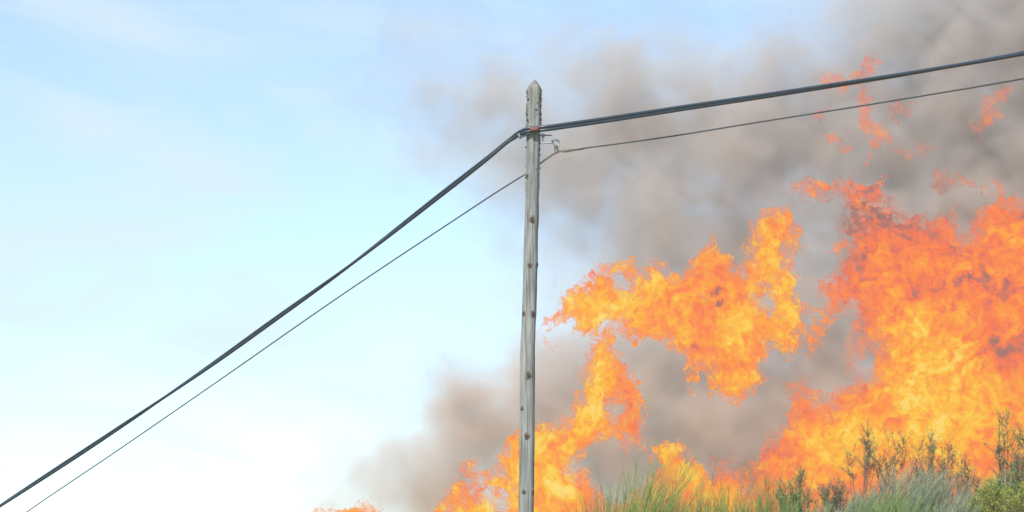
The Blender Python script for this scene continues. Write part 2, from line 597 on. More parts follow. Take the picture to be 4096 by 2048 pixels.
# ------------------------------------------------------------------ flames: closed, ragged bodies of luminous gas
def poly_sdf(poly, X, Z):
    """signed distance (positive inside) to a polygon in pixel units"""
    p = np.array(poly, float)
    q = np.roll(p, -1, axis=0)
    best = np.full(X.shape, 1e18)
    inside = np.zeros(X.shape, bool)
    for (ax, ay), (bx, by) in zip(p, q):
        dx, dy = bx - ax, by - ay
        t = np.clip(((X - ax) * dx + (Z - ay) * dy) / (dx * dx + dy * dy + 1e-9), 0, 1)
        d = (X - ax - t * dx) ** 2 + (Z - ay - t * dy) ** 2
        np.minimum(best, d, out=best)
        c = (ay > Z) != (by > Z)
        with np.errstate(divide='ignore', invalid='ignore'):
            xi = (bx - ax) * (Z - ay) / (by - ay) + ax
        inside ^= c & (X < xi)
    d = np.sqrt(best)
    return np.where(inside, d, -d)


def grid2(A, x, y, x0, y0, h):
    u = np.clip((x - x0) / h, 0, A.shape[0] - 1.001)
    v = np.clip((y - y0) / h, 0, A.shape[1] - 1.001)
    i, j = u.astype(np.int32), v.astype(np.int32)
    fu, fv = u - i, v - j
    return (A[i, j] * (1 - fu) + A[i + 1, j] * fu) * (1 - fv) + (A[i, j + 1] * (1 - fu) + A[i + 1, j + 1] * fu) * fv


def surface_nets(f):
    """vertices (index space) and quads of the zero level of f (positive inside)"""
    s = f > 0
    nx, ny, nz = f.shape
    cnt = np.zeros((nx - 1, ny - 1, nz - 1), np.int8)
    for a in (0, 1):
        for b in (0, 1):
            for c in (0, 1):
                cnt += s[a:nx - 1 + a, b:ny - 1 + b, c:nz - 1 + c]
    act = (cnt > 0) & (cnt < 8)
    idx = np.full(act.shape, -1, np.int64)
    ci = np.argwhere(act)
    idx[act] = np.arange(len(ci))
    acc = np.zeros((len(ci), 3)); w = np.zeros(len(ci))
    corners = [(a, b, c) for a in (0, 1) for b in (0, 1) for c in (0, 1)]
    val = {k: f[ci[:, 0] + k[0], ci[:, 1] + k[1], ci[:, 2] + k[2]] for k in corners}
    for k in corners:
        for ax in range(3):
            if k[ax] == 0:
                k2 = list(k); k2[ax] = 1; k2 = tuple(k2)
                v1, v2 = val[k], val[k2]
                m = (v1 > 0) != (v2 > 0)
                t = np.where(m, v1 / np.where(m, v1 - v2, 1), 0)
                p = np.array(k, float)[None, :].repeat(len(ci), 0)
                p[:, ax] = t
                acc += p * m[:, None]; w += m
    verts = ci + acc / w[:, None]
    quads = []
    for ax in range(3):
        o1, o2 = [(1, 2), (2, 0), (0, 1)][ax]
        sl = [slice(None)] * 3; sl2 = [slice(None)] * 3
        sl[ax] = slice(0, -1); sl2[ax] = slice(1, None)
        ch = s[tuple(sl)] != s[tuple(sl2)]
        e = np.argwhere(ch)
        e = e[(e[:, o1] > 0) & (e[:, o1] < f.shape[o1] - 1) & (e[:, o2] > 0) & (e[:, o2] < f.shape[o2] - 1)]
        pos = s[e[:, 0], e[:, 1], e[:, 2]]
        def g(d1, d2):
            q = e.copy(); q[:, o1] -= d1; q[:, o2] -= d2
            return idx[q[:, 0], q[:, 1], q[:, 2]]
        a, b, c, d = g(1, 1), g(0, 1), g(0, 0), g(1, 0)
        q = np.stack([a, b, c, d], 1)
        q[~pos] = q[~pos][:, ::-1]
        quads.append(q)
    return verts, np.concatenate(quads)


def flame_material():
    m, n, l, out = new_mat('flame')
    heat = n.new('ShaderNodeAttribute'); heat.attribute_name = 'warmth'
    cov = n.new('ShaderNodeAttribute'); cov.attribute_name = 'cover'
    r = n.new('ShaderNodeValToRGB')
    el = r.color_ramp.elements
    k = 2 ** -EXPO
    stops = [(0.0, (150, 112, 105)), (0.12, (205, 116, 96)), (0.26, (250, 120, 78)), (0.42, (255, 138, 68)), (0.58, (255, 162, 64)), (0.74, (255, 186, 58)), (0.88, (255, 206, 74)), (1.0, (255, 220, 115))]
    el[0].position, el[0].color = stops[0][0], lin(*stops[0][1], k)
    el[1].position, el[1].color = stops[-1][0], lin(*stops[-1][1], k)
    for p_, c_ in stops[1:-1]:
        e = el.new(p_); e.color = lin(*c_, k)
    # finer eddies than the mesh carries
    t = n.new('ShaderNodeTexCoord')
    no = n.new('ShaderNodeTexNoise'); no.inputs['Scale'].default_value = 14; no.inputs['Detail'].default_value = 5; no.inputs['Roughness'].default_value = 0.6
    no.inputs['Distortion'].default_value = 0.7
    l.new(t.outputs['Object'], no.inputs['Vector'])
    ma = n.new('ShaderNodeMath'); ma.operation = 'MULTIPLY_ADD'; ma.inputs[1].default_value = 0.22; ma.inputs[2].default_value = -0.11
    l.new(no.outputs['Fac'], ma.inputs[0])
    ad = n.new('ShaderNodeMath'); ad.operation = 'ADD'; ad.use_clamp = True
    l.new(heat.outputs['Fac'], ad.inputs[0]); l.new(ma.outputs[0], ad.inputs[1])
    l.new(ad.outputs[0], r.inputs['Fac'])
    em = n.new('ShaderNodeEmission'); em.inputs['Strength'].default_value = 1.0
    l.new(r.outputs['Color'], em.inputs['Color'])
    tr = n.new('ShaderNodeBsdfTransparent')
    mi = n.new('ShaderNodeMixShader')
    l.new(cov.outputs['Fac'], mi.inputs[0]); l.new(tr.outputs[0], mi.inputs[1]); l.new(em.outputs[0], mi.inputs[2])
    l.new(mi.outputs[0], out.inputs['Surface'])
    m.cycles.emission_sampling = 'NONE'
    return m


M_flame = flame_material()


def plane_px(d):
    """x, z of the vertical plane y = d per source pixel, linearised round the frame's middle"""
    a = at(3048, 1024, d); o = at(2048, 1024, d)
    t = at(2048, 124, d); b = at(2048, 1924, d)
    return (a.x - o.x) / 1000, (t.z - b.z) / 1800, o.x, (t.z + b.z) / 2


def flame(outlines, d, label, holes=(), amp=20, wl=85, warp=22, h=4.2, thick=200, heat0=0.55, hot=(), cool=(), rim=38, base_cov=0.92, rim_heat=0.28, tex=0.15, seed=0, bias=0.12, stretch=(1, 1), shells=((0, 1.0),), depth=None, group='tongues of flame rising behind the bushes', name='flame'):
    pts = np.concatenate([np.array(o_, float) for o_ in outlines])
    m = amp * 1.9 + warp + 12
    x0, x1 = pts[:, 0].min() - m, pts[:, 0].max() + m
    y0, y1 = pts[:, 1].min() - m, pts[:, 1].max() + m
    hs = 6.0
    gx, gy = np.arange(x0 - 40, x1 + 40, hs), np.arange(y0 - 40, y1 + 40, hs)
    GX, GY = np.meshgrid(gx, gy, indexing='ij')
    S2 = np.full(GX.shape, -1e9)
    for o_ in outlines:
        S2 = np.maximum(S2, poly_sdf(o_, GX, GY))
    for o_ in holes:
        S2 = np.minimum(S2, -poly_sdf(o_, GX, GY))
    S2 = S2.astype(np.float32)
    hy = 16.0 if thick > 60 else 8.0
    xs = np.arange(x0, x1, h); ys = np.arange(y0, y1, h)
    ds = np.arange(-thick - 3 * hy, thick + 3 * hy, hy)
    X, D, Y = np.meshgrid(xs, ds, ys, indexing='ij')
    X = X.astype(np.float32); Y = Y.astype(np.float32); D = D.astype(np.float32)
    sx, sy = stretch
    # only work on the voxels close enough to the body
    S0 = grid2(S2, X, Y, gx[0], gy[0], hs)
    ridge = np.minimum(np.maximum(S2, 0), thick)

    def field(X, D, Y, S0):
        wx = fbm(X / sx, D, Y / sy, 150, 2, 0.5, 0, 3.1 + seed)
        wy = fbm(X / sx, D, Y / sy, 150, 2, 0.5, 1, 9.7 + seed)
        S = grid2(S2, X + warp * wx, Y + warp * wy, gx[0], gy[0], hs)
        nz = fbm(X / sx + 14 * wy, D, Y / sy + 14 * wx, wl, 5, 0.70, 2, seed * 1.7)
        return S, nz, S + amp * (nz - bias)

    f = np.full(X.shape, -50.0, np.float32)
    near = (S0 > -m)
    near &= (np.abs(D) < 1.05 * np.sqrt(np.maximum(S0 + m, 0)) * math.sqrt(thick) + 20)
    Xn, Dn, Yn = X[near], D[near], Y[near]
    S, nz, g = field(Xn, Dn, Yn, S0[near])
    f[near] = g - np.abs(Dn) ** 2 / thick * 1.15
    f[0], f[-1], f[:, 0], f[:, -1], f[:, :, 0], f[:, :, -1] = [-1] * 6
    ux, uz, ox, oz = plane_px(d)
    allv, allf, allh, allc = [], [], [], []
    nb = 0
    for lev, ck in shells:
        v, q = surface_nets(f - lev)
        if not len(q):
            continue
        vx = xs[0] + v[:, 0] * h; vd = ds[0] + v[:, 1] * hy; vy = ys[0] + v[:, 2] * h
        S, nz, g = field(vx, vd, vy, None)
        # temperature: own cores and cool patches, turbulent eddies, cooler thin rim
        w1 = fbm(vx / sx, vd, vy / sy, 190, 3, 0.55, 1, 41 + seed)
        w2 = fbm(vx / sx, vd, vy / sy, 190, 3, 0.55, 2, 77 + seed)
        big = fbm(vx / sx + 30 * w2, vd, vy / sy + 30 * w1, 170, 2, 0.6, 0, 5 + seed)
        ed = fbm(vx / sx + 10 * w1, vd, vy / sy + 10 * w2, 70, 5, 0.73, 1, 13 + seed)
        rid = 1 - np.abs(fbm(vx / sx + 12 * w1, vd, vy / sy + 12 * w2, 95, 3, 0.6, 2, 29 + seed))
        H = heat0 + 1.15 * tex * (0.50 * big + 0.52 * ed + 0.55 * (rid - 0.3))
        for cx_, cy_, rx_, ry_, a_ in list(hot) + [(c[0], c[1], c[2], c[3], -c[4]) for c in cool]:
            e = ((vx + 16 * w1 - cx_) / rx_) ** 2 + ((vy + 16 * w2 - cy_) / ry_) ** 2
            H = H + a_ * np.exp(-e) * (np.clip(0.75 + 0.75 * ed, 0, 1.8) if a_ < 0 else 1.0)
        inner = smooth01(g + 10 * ed, 0, rim * 1.6)
        H = rim_heat + (H - rim_heat) * (0.15 + 0.85 * inner)
        cov = (0.02 + 0.98 * smooth01(g + 9 * ed, -2, rim * 1.65)) * base_cov * ck
        cov = cov * (1 - 0.35 * smooth01(-ed, 0.9, 2.2))
        allv.append(np.stack([ox + (vx - 2048) * ux, d + vd * ux, oz - (vy - 1024) * uz], 1))
        allf.append(q + nb); nb += len(v)
        allh.append(H); allc.append(cov)
    V = np.concatenate(allv); F = np.concatenate(allf)
    H = np.clip(np.concatenate(allh), 0, 1); K = np.clip(np.concatenate(allc), 0, 1)
    # drop crumbs too small to see
    par = np.arange(len(V))
    ea = np.concatenate([F[:, 0], F[:, 1]]); eb = np.concatenate([F[:, 1], F[:, 2]])
    ea = np.concatenate([ea, F[:, 2]]); eb = np.concatenate([eb, F[:, 3]])
    for _ in range(200):
        lo = np.minimum(par[ea], par[eb])
        old = par.copy()
        np.minimum.at(par, ea, lo); np.minimum.at(par, eb, lo)
        par = par[par]
        if (par == old).all():
            break
    size = np.bincount(par, minlength=len(V))[par]
    keep = size > 60
    remap = np.cumsum(keep) - 1
    F = F[keep[F[:, 0]]]
    F = remap[F]; V = V[keep]; H = H[keep]; K = K[keep]
    base = np.array([V[:, 0].mean(), d, V[:, 2].min()])
    o = mesh_obj(name, V - base, F, M_flame, smooth=True)
    o.location = base
    for nm, arr in (('warmth', H), ('cover', K)):
        a = o.data.attributes.new(nm, 'FLOAT', 'POINT')
        a.data.foreach_set('value', arr.astype(np.float32))
    tag(o, label, 'flame', group)
    return o


def c7(*p): return [(2100 + x / 1.61, 900 + y / 1.61) for x, y in p]
def c4(*p): return [(1250 + x / 1.988, 1400 + y / 1.988) for x, y in p]
def c5(*p): return [(2300 + x / 2.576, 1600 + y / 2.576) for x, y in p]
def c8(*p): return [(3100 + x / 1.288, 600 + y / 1.288) for x, y in p]
def c9(*p): return [(3100 + x / 1.717, 150 + y / 1.717) for x, y in p]


BOT = 2330
# floating fireball with its tall plume
ball = c7((112, 665), (150, 600), (235, 530), (250, 490), (330, 440), (380, 385), (470, 320), (520, 290), (590, 255), (650, 245), (705, 255), (715, 300), (790, 310), (840, 285), (870, 262), (908, 290), (915, 330), (985, 325), (1035, 300),
          (1050, 250), (1100, 255), (1140, 190), (1175, 150), (1215, 112), (1250, 180), (1290, 200), (1330, 290), (1400, 310), (1420, 250), (1440, 120), (1465, 40), (1455, 5), (1510, -30), (1530, -80), (1620, -90), (1700, -85), (1730, -20), (1745, 40),
          (1772, 100), (1745, 165), (1700, 165), (1690, 220), (1735, 262), (1680, 290), (1740, 340), (1792, 400), (1750, 460), (1800, 530), (1840, 590), (1790, 610), (1770, 740), (1795, 790), (1740, 825), (1700, 875),
          (1640, 835), (1590, 790), (1558, 785), (1545, 850), (1530, 930), (1540, 1020), (1470, 1090), (1400, 1100), (1335, 1160), (1290, 1160), (1260, 1110), (1170, 1100), (1185, 1040), (1175, 960), (1140, 930), (1090, 990),
          (1045, 1050), (1022, 980), (1050, 900), (1010, 865), (950, 845), (880, 800), (880, 758), (820, 755), (740, 772), (700, 792), (690, 738), (630, 735), (605, 675), (560, 635), (500, 700), (430, 745), (380, 740), (370, 705), (322, 725), (310, 660), (260, 640), (170, 655))
hole = c7((600, 355), (650, 365), (680, 400), (650, 440), (620, 400))
hole2 = c7((1500, 450), (1560, 440), (1590, 520), (1560, 570), (1520, 520))
flame([ball], 47.6, 'floating orange fireball right of the pole with a tall plume on its right side', holes=[hole, hole2], amp=15, warp=13, wl=70, thick=190, heat0=0.58, rim=30,
      hot=[(2370, 1250, 110, 60, 0.22), (2560, 1200, 130, 70, 0.22), (3030, 1030, 60, 120, 0.2), (3150, 1250, 70, 130, 0.25), (2960, 1330, 80, 70, 0.2), (3000, 1530, 60, 40, 0.12)],
      cool=[(2830, 1190, 28, 22, 0.75), (2840, 1235, 30, 20, 0.7), (2800, 1215, 26, 18, 0.5), (2775, 1340, 26, 80, 0.28), (2720, 1175, 40, 22, 0.3), (2880, 1120, 130, 50, 0.2), (2500, 1150, 60, 40, 0.15), (2800, 1400, 60, 60, 0.15), (3000, 1350, 90, 30, 0.15)], seed=1)

# leaning column and low fire round the pole
col = c7((440, 735), (500, 690), (545, 660), (575, 720), (600, 790), (612, 900), (655, 960), (700, 1030), (765, 1150), (745, 1290)) \
    + c5((715, 150), (690, 200), (715, 285), (660, 300), (650, 370), (640, 480), (610, 495), (585, 440), (530, 515), (475, 505), (480, 420), (430, 390), (370, 400), (280, 385), (230, 440), (190, 500), (110, 570), (60, 605), (-20, 640), (-40, 690)) \
    + c5((60, 720), (140, 720), (100, 790), (130, 860), (190, 960)) + [(2430, 2120), (2440, BOT), (1640, BOT), (1660, 2100)] \
    + c4((900, 1290), (925, 1262), (1000, 1245), (1062, 1220), (1112, 1180), (1100, 1110), (1150, 1080), (1240, 1040), (1220, 1000), (1172, 962), (1180, 930), (1215, 890), (1255, 878), (1305, 898), (1305, 932), (1262, 932), (1312, 975), (1370, 960),
         (1440, 975), (1500, 1010), (1468, 930), (1490, 840), (1470, 815), (1520, 735), (1575, 680), (1640, 655), (1780, 632), (1880, 603), (1960, 573), (2060, 518), (2100, 430), (2140, 400), (2150, 330), (2128, 260), (2170, 180), (2160, 100), (2210, 30)) \
    + c7((385, 960), (388, 855), (430, 820), (455, 770))
flame([col], 46.6, 'leaning orange column of fire right behind the lower half of the pole', holes=[c4((1290, 1130), (1370, 1100), (1440, 1130), (1400, 1180), (1300, 1170)), c5((360, 110), (410, 60), (450, 80), (460, 150), (420, 220), (380, 190)), c4((1440, 1210), (1530, 1170), (1550, 1220), (1480, 1230)),
                                                                                       c4((2040, 1010), (2120, 960), (2160, 1000), (2090, 1040))],
      amp=14, warp=13, wl=70, thick=170, heat0=0.62, rim=30, stretch=(1, 1.15),
      hot=[(2200, 1800, 60, 130, 0.22), (2240, 1960, 70, 70, 0.3), (2350, 1640, 50, 130, 0.2), (2400, 1500, 40, 60, 0.18), (1900, 2040, 160, 30, 0.2), (2050, 1960, 50, 60, 0.2), (2130, 1780, 60, 60, .1)],
      cool=[(2350, 1300, 40, 70, 0.18), (2500, 1650, 45, 130, 0.32), (2340, 2000, 40, 100, 0.25), (1900, 1920, 90, 60, 0.2), (1980, 1720, 50, 60, 0.12), (2480, 1850, 60, 60, 0.3)], seed=2)

# low fire at far left
lowf = [(1200, BOT), (1230, 2080)] + c4((60, 1290), (110, 1250), (190, 1242), (230, 1252), (262, 1240), (300, 1262), (370, 1235), (400, 1207), (440, 1207), (490, 1216), (530, 1250), (600, 1282), (700, 1340)) + [(1700, 2100), (1700, BOT)]
flame([lowf], 48.4, 'low strip of fire at the bottom, leftmost of all the flames', amp=9, warp=10, wl=60, thick=110, heat0=0.52, rim=22, hot=[(1330, 2045, 40, 20, 0.15), (1500, 2040, 40, 20, .15)], seed=3)

# mushroom of fire in the middle, among the grass
mush = c5((725, 510), (740, 460), (800, 438), (870, 412), (950, 402), (1010, 430), (1080, 438), (1150, 438), (1192, 490), (1150, 520), (1150, 580), (1210, 612), (1290, 598), (1302, 680), (1335, 740), (1400, 800), (1480, 790), (1560, 770), (1640, 760), (1700, 790), (1750, 900)) \
    + [(3010, 2100), (3010, BOT), (2400, BOT), (2420, 2060)] + c5((430, 1090), (500, 1010), (600, 960), (700, 930), (790, 880), (778, 810), (810, 770), (830, 700), (780, 640), (770, 590))
flame([mush], 45.8, 'mushroom shaped orange flame standing alone in the middle above the green grass', amp=13, warp=12, wl=62, thick=120, heat0=0.60, rim=26, stretch=(1, 1.5),
      hot=[(2690, 1790, 60, 25, 0.25), (2750, 1890, 30, 80, 0.15)], cool=[(2640, 1900, 40, 40, 0.12), (2850, 1930, 120, 60, .14)], seed=4)

# dim red fire low between the leaning column and the mushroom
flame([[(2290, 1895), (2345, 1880), (2360, 1930), (2400, 1990), (2450, 2020), (2520, 1990), (2560, BOT), (2250, BOT)]], 47.0, 'dim red fire low between the leaning column and the fanned green broom', amp=12, warp=12, wl=60, thick=80, heat0=0.34, rim=34, base_cov=0.8, tex=0.13, stretch=(1, 1.4), seed=22)

# faint red smoke-veiled flame behind it
faint = c5((1320, 720), (1360, 640), (1400, 600), (1480, 565), (1560, 570), (1600, 630), (1690, 730), (1760, 820), (1700, 960), (1330, 960))
flame([faint], 49.0, 'faint smoky red flame right of the mushroom shaped one', amp=14, warp=12, thick=90, heat0=0.22, rim=50, base_cov=0.45, rim_heat=0.12, tex=0.1, seed=5)

# the great fire filling the right side
big = c5((1620, 900), (1700, 740), (1762, 640), (1860, 612), (1900, 520), (1912, 478), (1962, 450), (2000, 368), (2120, 268)) \
    + c8((75, 1262), (62, 1232), (100, 1222), (150, 1215), (185, 1255), (215, 1300), (255, 1290), (305, 1250), (350, 1212), (400, 1190), (470, 1150), (505, 1055), (482, 985), (445, 935), (412, 880), (408, 850), (330, 860), (290, 830), (258, 770),
         (275, 720), (300, 650), (380, 565), (395, 470), (370, 420), (385, 370), (350, 340), (365, 280), (420, 250), (470, 260), (600, 290), (650, 340), (720, 352), (750, 380), (800, 388), (860, 385), (890, 343), (940, 343), (958, 400), (988, 462),
         (1028, 350), (1060, 310), (1130, 292), (1148, 250), (1108, 205), (1190, 208), (1230, 250), (1283, 258)) + [(4250, 770), (4420, 700), (4560, 760), (4700, 880), (4820, 860), (4900, 1000), (5020, 1250), (5000, 1450), (5160, 1700), (5350, 2000), (5500, BOT), (2900, BOT), (2900, 2000)]
flame([big], 48.0, 'huge wall of orange and yellow fire filling the right side above the bushes', amp=17, warp=16, wl=80, thick=260, heat0=0.36, rim=48, stretch=(1, 1), rim_heat=0.20,
      hot=[(3650, 1500, 210, 180, 0.30), (3400, 1750, 270, 140, 0.32), (3850, 1750, 340, 180, 0.32), (3620, 1330, 120, 90, 0.15), (4000, 1000, 90, 150, 0.12), (3280, 1880, 150, 80, .14), (3750, 1450, 130, 100, .12)],
      cool=[(3500, 870, 230, 90, 0.36), (3430, 1060, 34, 36, 0.55), (3450, 1150, 30, 12, 0.5), (3360, 1100, 30, 50, 0.2), (3600, 1000, 130, 80, 0.08), (3900, 1120, 18, 34, 0.5), (3975, 1210, 26, 50, 0.5), (3850, 1170, 20, 18, 0.35),
            (3930, 1400, 60, 90, 0.25), (4050, 1480, 90, 60, 0.22), (3700, 1180, 160, 16, 0.14), (3420, 880, 90, 70, 0.3), (4060, 880, 60, 24, 0.25), (3480, 1680, 60, 50, 0.25), (3200, 1830, 30, 20, 0.2), (3780, 900, 100, 40, 0.2)], seed=6)

# smoke-dimmed band licking off the top of the great fire
band = c8((85, 232), (88, 182), (150, 172), (270, 192), (310, 202), (332, 165), (400, 152), (442, 178), (520, 192), (570, 155), (562, 222), (590, 300), (480, 340), (400, 330), (372, 262), (290, 228), (262, 262), (200, 262), (160, 230))
flame([band], 48.9, 'ragged dark red flame tongue licking left off the top of the great fire', amp=14, warp=12, wl=60, thick=60, heat0=0.30, rim=34, base_cov=0.85, rim_heat=0.1, tex=0.2,
      hot=[(3400, 745, 40, 22, 0.2), (3290, 780, 40, 15, .12)], cool=[(3480, 800, 60, 50, .12)], seed=7)

W = dict(amp=9, bias=-0.5, warp=14, wl=52, thick=34, heat0=0.27, rim=19, base_cov=0.44, rim_heat=0.16, tex=0.13, h=4.0, group='wisps of flame torn off in the smoke')
flame([c9((285, 275), (330, 262), (380, 272), (430, 290), (540, 262), (600, 228), (640, 200), (612, 175), (670, 138), (750, 175), (720, 238), (660, 242), (600, 295), (520, 305), (495, 350), (482, 440), (458, 360), (400, 372), (330, 332))], 49.3,
      'highest red wisp of flame, above and behind the thick cables', seed=8, **W)
flame([c9((585, 370), (630, 365), (645, 430), (695, 450), (722, 540), (762, 600), (772, 690), (752, 740), (772, 802), (740, 795), (700, 825), (640, 900), (640, 850), (690, 750), (678, 690), (640, 680), (598, 580), (618, 520), (578, 460))], 49.4,
      'tall ragged red wisp of flame hanging below the thin wire', seed=9, **W)
flame([c9((370, 680), (440, 670), (450, 725), (535, 745), (500, 795), (430, 765), (375, 740))], 49.5, 'small orange flame wisp low to the left of the tall ragged one', seed=10, **W)
W2 = dict(W); W2.update(base_cov=0.36, heat0=0.24)
flame([c9((1370, 615), (1440, 545), (1485, 490), (1495, 400), (1555, 310), (1615, 310), (1595, 400), (1550, 480), (1535, 600), (1490, 615), (1440, 655), (1380, 655))], 49.6, 'slanting dull red flame wisp in dark smoke near the right edge', seed=11, **W2)
W3 = dict(W); W3.update(base_cov=0.26, heat0=0.26)
flame([c9((780, 545), (850, 512), (955, 495), (960, 530), (880, 560), (790, 575))], 49.7, 'faint pinkish flame wisp right of the tall ragged one', seed=12, **W3)
flame([c9((280, 535), (385, 515), (370, 560), (320, 585), (285, 570))], 49.5, 'small faint red flame patch touching the thin wire', seed=13, **W3)
flame([c9((1050, 1060), (1095, 985), (1145, 930), (1225, 945), (1310, 1010), (1420, 1010), (1400, 1070), (1320, 1060), (1210, 1020), (1120, 1080))], 49.3, 'dull maroon flame wisp just above the right part of the great fire', seed=14, **{**W2, 'heat0': 0.12, 'rim_heat': 0.03, 'base_cov': 0.4})
flame([c9((790, 770), (860, 765), (1030, 760), (1130, 790), (1060, 830), (960, 800), (820, 805))], 49.7, 'thin faint red streak of flame deep in the grey smoke', seed=15, **{**W3, 'base_cov': 0.2})
W4 = dict(W); W4.update(bias=-0.3, base_cov=0.85, heat0=0.45, rim_heat=0.3, wl=40, thick=30, amp=9, rim=18)
flame([c7((1860, 555), (1900, 545), (1945, 598), (1895, 615))], 47.2, 'small detached flame lick just right of the fireball', seed=16, **W4)
flame([c7((1885, 645), (1918, 650), (1900, 720), (1870, 760), (1892, 785), (1825, 842), (1788, 800), (1850, 730), (1870, 700))], 47.3, 'hook shaped detached flame lick below right of the fireball', seed=17, **W4)
flame([c7((92, 745), (125, 735), (140, 800), (190, 815), (150, 840), (110, 800))], 47.3, 'tiny pink curl of flame right beside the pole', seed=18, **{**W4, 'base_cov': 0.5, 'rim': 22})
flame([c8((330, 980), (400, 900), (440, 950), (470, 1040), (430, 1100), (400, 1180), (340, 1150), (360, 1060))], 49.0, 'pale pink veil of flame on the left flank of the great fire', seed=19, **{**W4, 'base_cov': 0.45, 'heat0': 0.35, 'rim': 40})
flame([c8((215, 735), (270, 690), (340, 600), (420, 555), (470, 560), (440, 620), (370, 640), (300, 700), (240, 735))], 47.0, 'brown red streak of flame slanting off the left flank of the great fire', seed=20, **{**W4, 'base_cov': 0.55, 'heat0': 0.12, 'rim_heat': 0.08, 'rim': 40, 'amp': 8})
flame([c8((275, 535), (330, 490), (395, 470), (400, 530), (350, 550), (310, 540))], 47.1, 'small pointed flame lick at the upper left flank of the great fire', seed=21, **{**W4, 'base_cov': 0.6})


# ------------------------------------------------------------------ smoke
def smoke():
    SD = 55.0
    ux, uz, ox, oz = plane_px(SD)
    hx = 18.0
    xs = np.arange(500, 5900, hx); ys = np.arange(-500, 2500, hx)
    hyd = 30.0
    ds = np.arange(-420, 420.1, hyd)
    X, D, Y = np.meshgrid(xs, ds, ys, indexing='ij')
    # optical thickness by place: (px, py, rx, ry, amount)
    blobs = [(3300, 1250, 620, 620, 1.5), (4100, 700, 700, 650, 2.0), (4200, 0, 520, 420, 1.8), (4100, 1500, 600, 700, 2.2), (2900, 1600, 500, 420, 1.4), (2500, 1750, 440, 320, 1.7), (3150, 1950, 500, 300, 1.3),
             (2500, 560, 420, 240, 0.85), (2480, 270, 190, 170, 1.0), (2900, 480, 420, 210, 1.5), (2700, 880, 420, 260, 1.1), (3350, 480, 420, 230, 1.2), (3420, 170, 330, 150, 0.7),
             (1950, 480, 220, 240, 0.42), (2150, 620, 220, 240, 0.5), (1780, 280, 300, 280, 0.26), (2380, 720, 300, 240, 0.8), (2300, 1450, 260, 190, 0.75), (1960, 1680, 150, 130, 2.2), (2180, 1650, 200, 140, 1.4), (1740, 1860, 220, 140, 1.3), (1480, 1960, 230, 100, 0.6), (3900, 900, 500, 260, 1.2), (3950, 250, 420, 300, 1.3),
             (1900, 1950, 260, 160, 1.2), (1200, 2000, 240, 80, 0.26), (4800, 1300, 560, 900, 1.9), (4700, 300, 500, 500, 1.2), (2700, 1080, 260, 160, .4), (1650, 2150, 500, 110, .9), (1850, 1380, 120, 80, 0.12), (1600, 250, 160, 160, 0.10), (1700, 520, 200, 200, 0.08)]
    tau = np.zeros(X.shape, np.float32)
    wx = fbm(X, D, Y, 420, 3, 0.55, 0, 3.3).astype(np.float32)
    wy = fbm(X, D, Y, 420, 3, 0.55, 1, 8.8).astype(np.float32)
    Xw, Yw = X + 75 * wx, Y + 60 * wy
    for bx, by, rx, ry, a in blobs:
        tau += a * np.exp(-(((Xw - bx) / rx) ** 2 + ((Yw - by) / ry) ** 2) ** 1.15).astype(np.float32)
    n1 = fbm(X + 60 * wy, D, Y + 60 * wx, 330, 5, 0.55, 2, 51)
    prof = np.exp(-((D + 70 * wx) / 270.0) ** 2)
    edge = smooth01(420 - np.abs(D), 0, 120) * smooth01(X - 500, 0, 200) * smooth01(5890 - X, 0, 200) * smooth01(Y + 500, 0, 200)
    f = np.clip(tau * (1 + 0.38 * n1) - 0.04, 0, None) * prof * edge
    f = f.astype(np.float32)
    nx, ny, nz = f.shape
    # the grid runs x, y, z with z upwards
    F3 = f[:, :, ::-1]
    bx0, bx1 = ox + (xs[0] - 2048) * ux, ox + (xs[-1] - 2048) * ux
    bz0, bz1 = oz - (ys[-1] - 1024) * uz, oz - (ys[0] - 1024) * uz
    by0, by1 = ds[0] * ux, ds[-1] * ux
    me = bpy.data.meshes.new('smoke')
    me.vertices.add(f.size)
    co = np.zeros((f.size, 3), np.float32)
    me.vertices.foreach_set('co', co.ravel())
    a = me.attributes.new('soot', 'FLOAT', 'POINT')
    a.data.foreach_set('value', np.ascontiguousarray(F3).ravel())
    me.update()
    o = bpy.data.objects.new('smoke', me)
    o.location = (0, SD, 0)
    C.objects.link(o)
    # materials: the smoke itself, and its barely tinted outer film
    m, n, l, out = new_mat('grey_smoke')
    pv = n.new('ShaderNodeVolumePrincipled')
    pv.inputs['Density Attribute'].default_value = ''
    at_ = n.new('ShaderNodeAttribute'); at_.attribute_name = 'density'
    tcx = n.new('ShaderNodeTexCoord')
    no = n.new('ShaderNodeTexNoise'); no.inputs['Scale'].default_value = 0.8; no.inputs['Detail'].default_value = 3; no.inputs['Roughness'].default_value = 0.55
    no.inputs['Distortion'].default_value = 0.4
    l.new(tcx.outputs['Object'], no.inputs['Vector'])
    mr = n.new('ShaderNodeMapRange'); mr.inputs['From Min'].default_value = 0.32; mr.inputs['From Max'].default_value = 0.68
    mr.inputs['To Min'].default_value = 0.5; mr.inputs['To Max'].default_value = 1.5
    l.new(no.outputs['Fac'], mr.inputs['Value'])
    mu = n.new('ShaderNodeMath'); mu.operation = 'MULTIPLY'
    l.new(at_.outputs['Fac'], mu.inputs[0]); l.new(mr.outputs['Result'], mu.inputs[1])
    mu2 = n.new('ShaderNodeMath'); mu2.operation = 'MULTIPLY'; mu2.inputs[1].default_value = 0.66
    l.new(mu.outputs[0], mu2.inputs[0])
    l.new(mu2.outputs[0], pv.inputs['Density'])
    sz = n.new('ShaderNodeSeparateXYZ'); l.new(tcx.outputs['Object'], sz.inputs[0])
    zz = n.new('ShaderNodeMapRange'); zz.inputs['From Min'].default_value = 4.0; zz.inputs['From Max'].default_value = 13.0
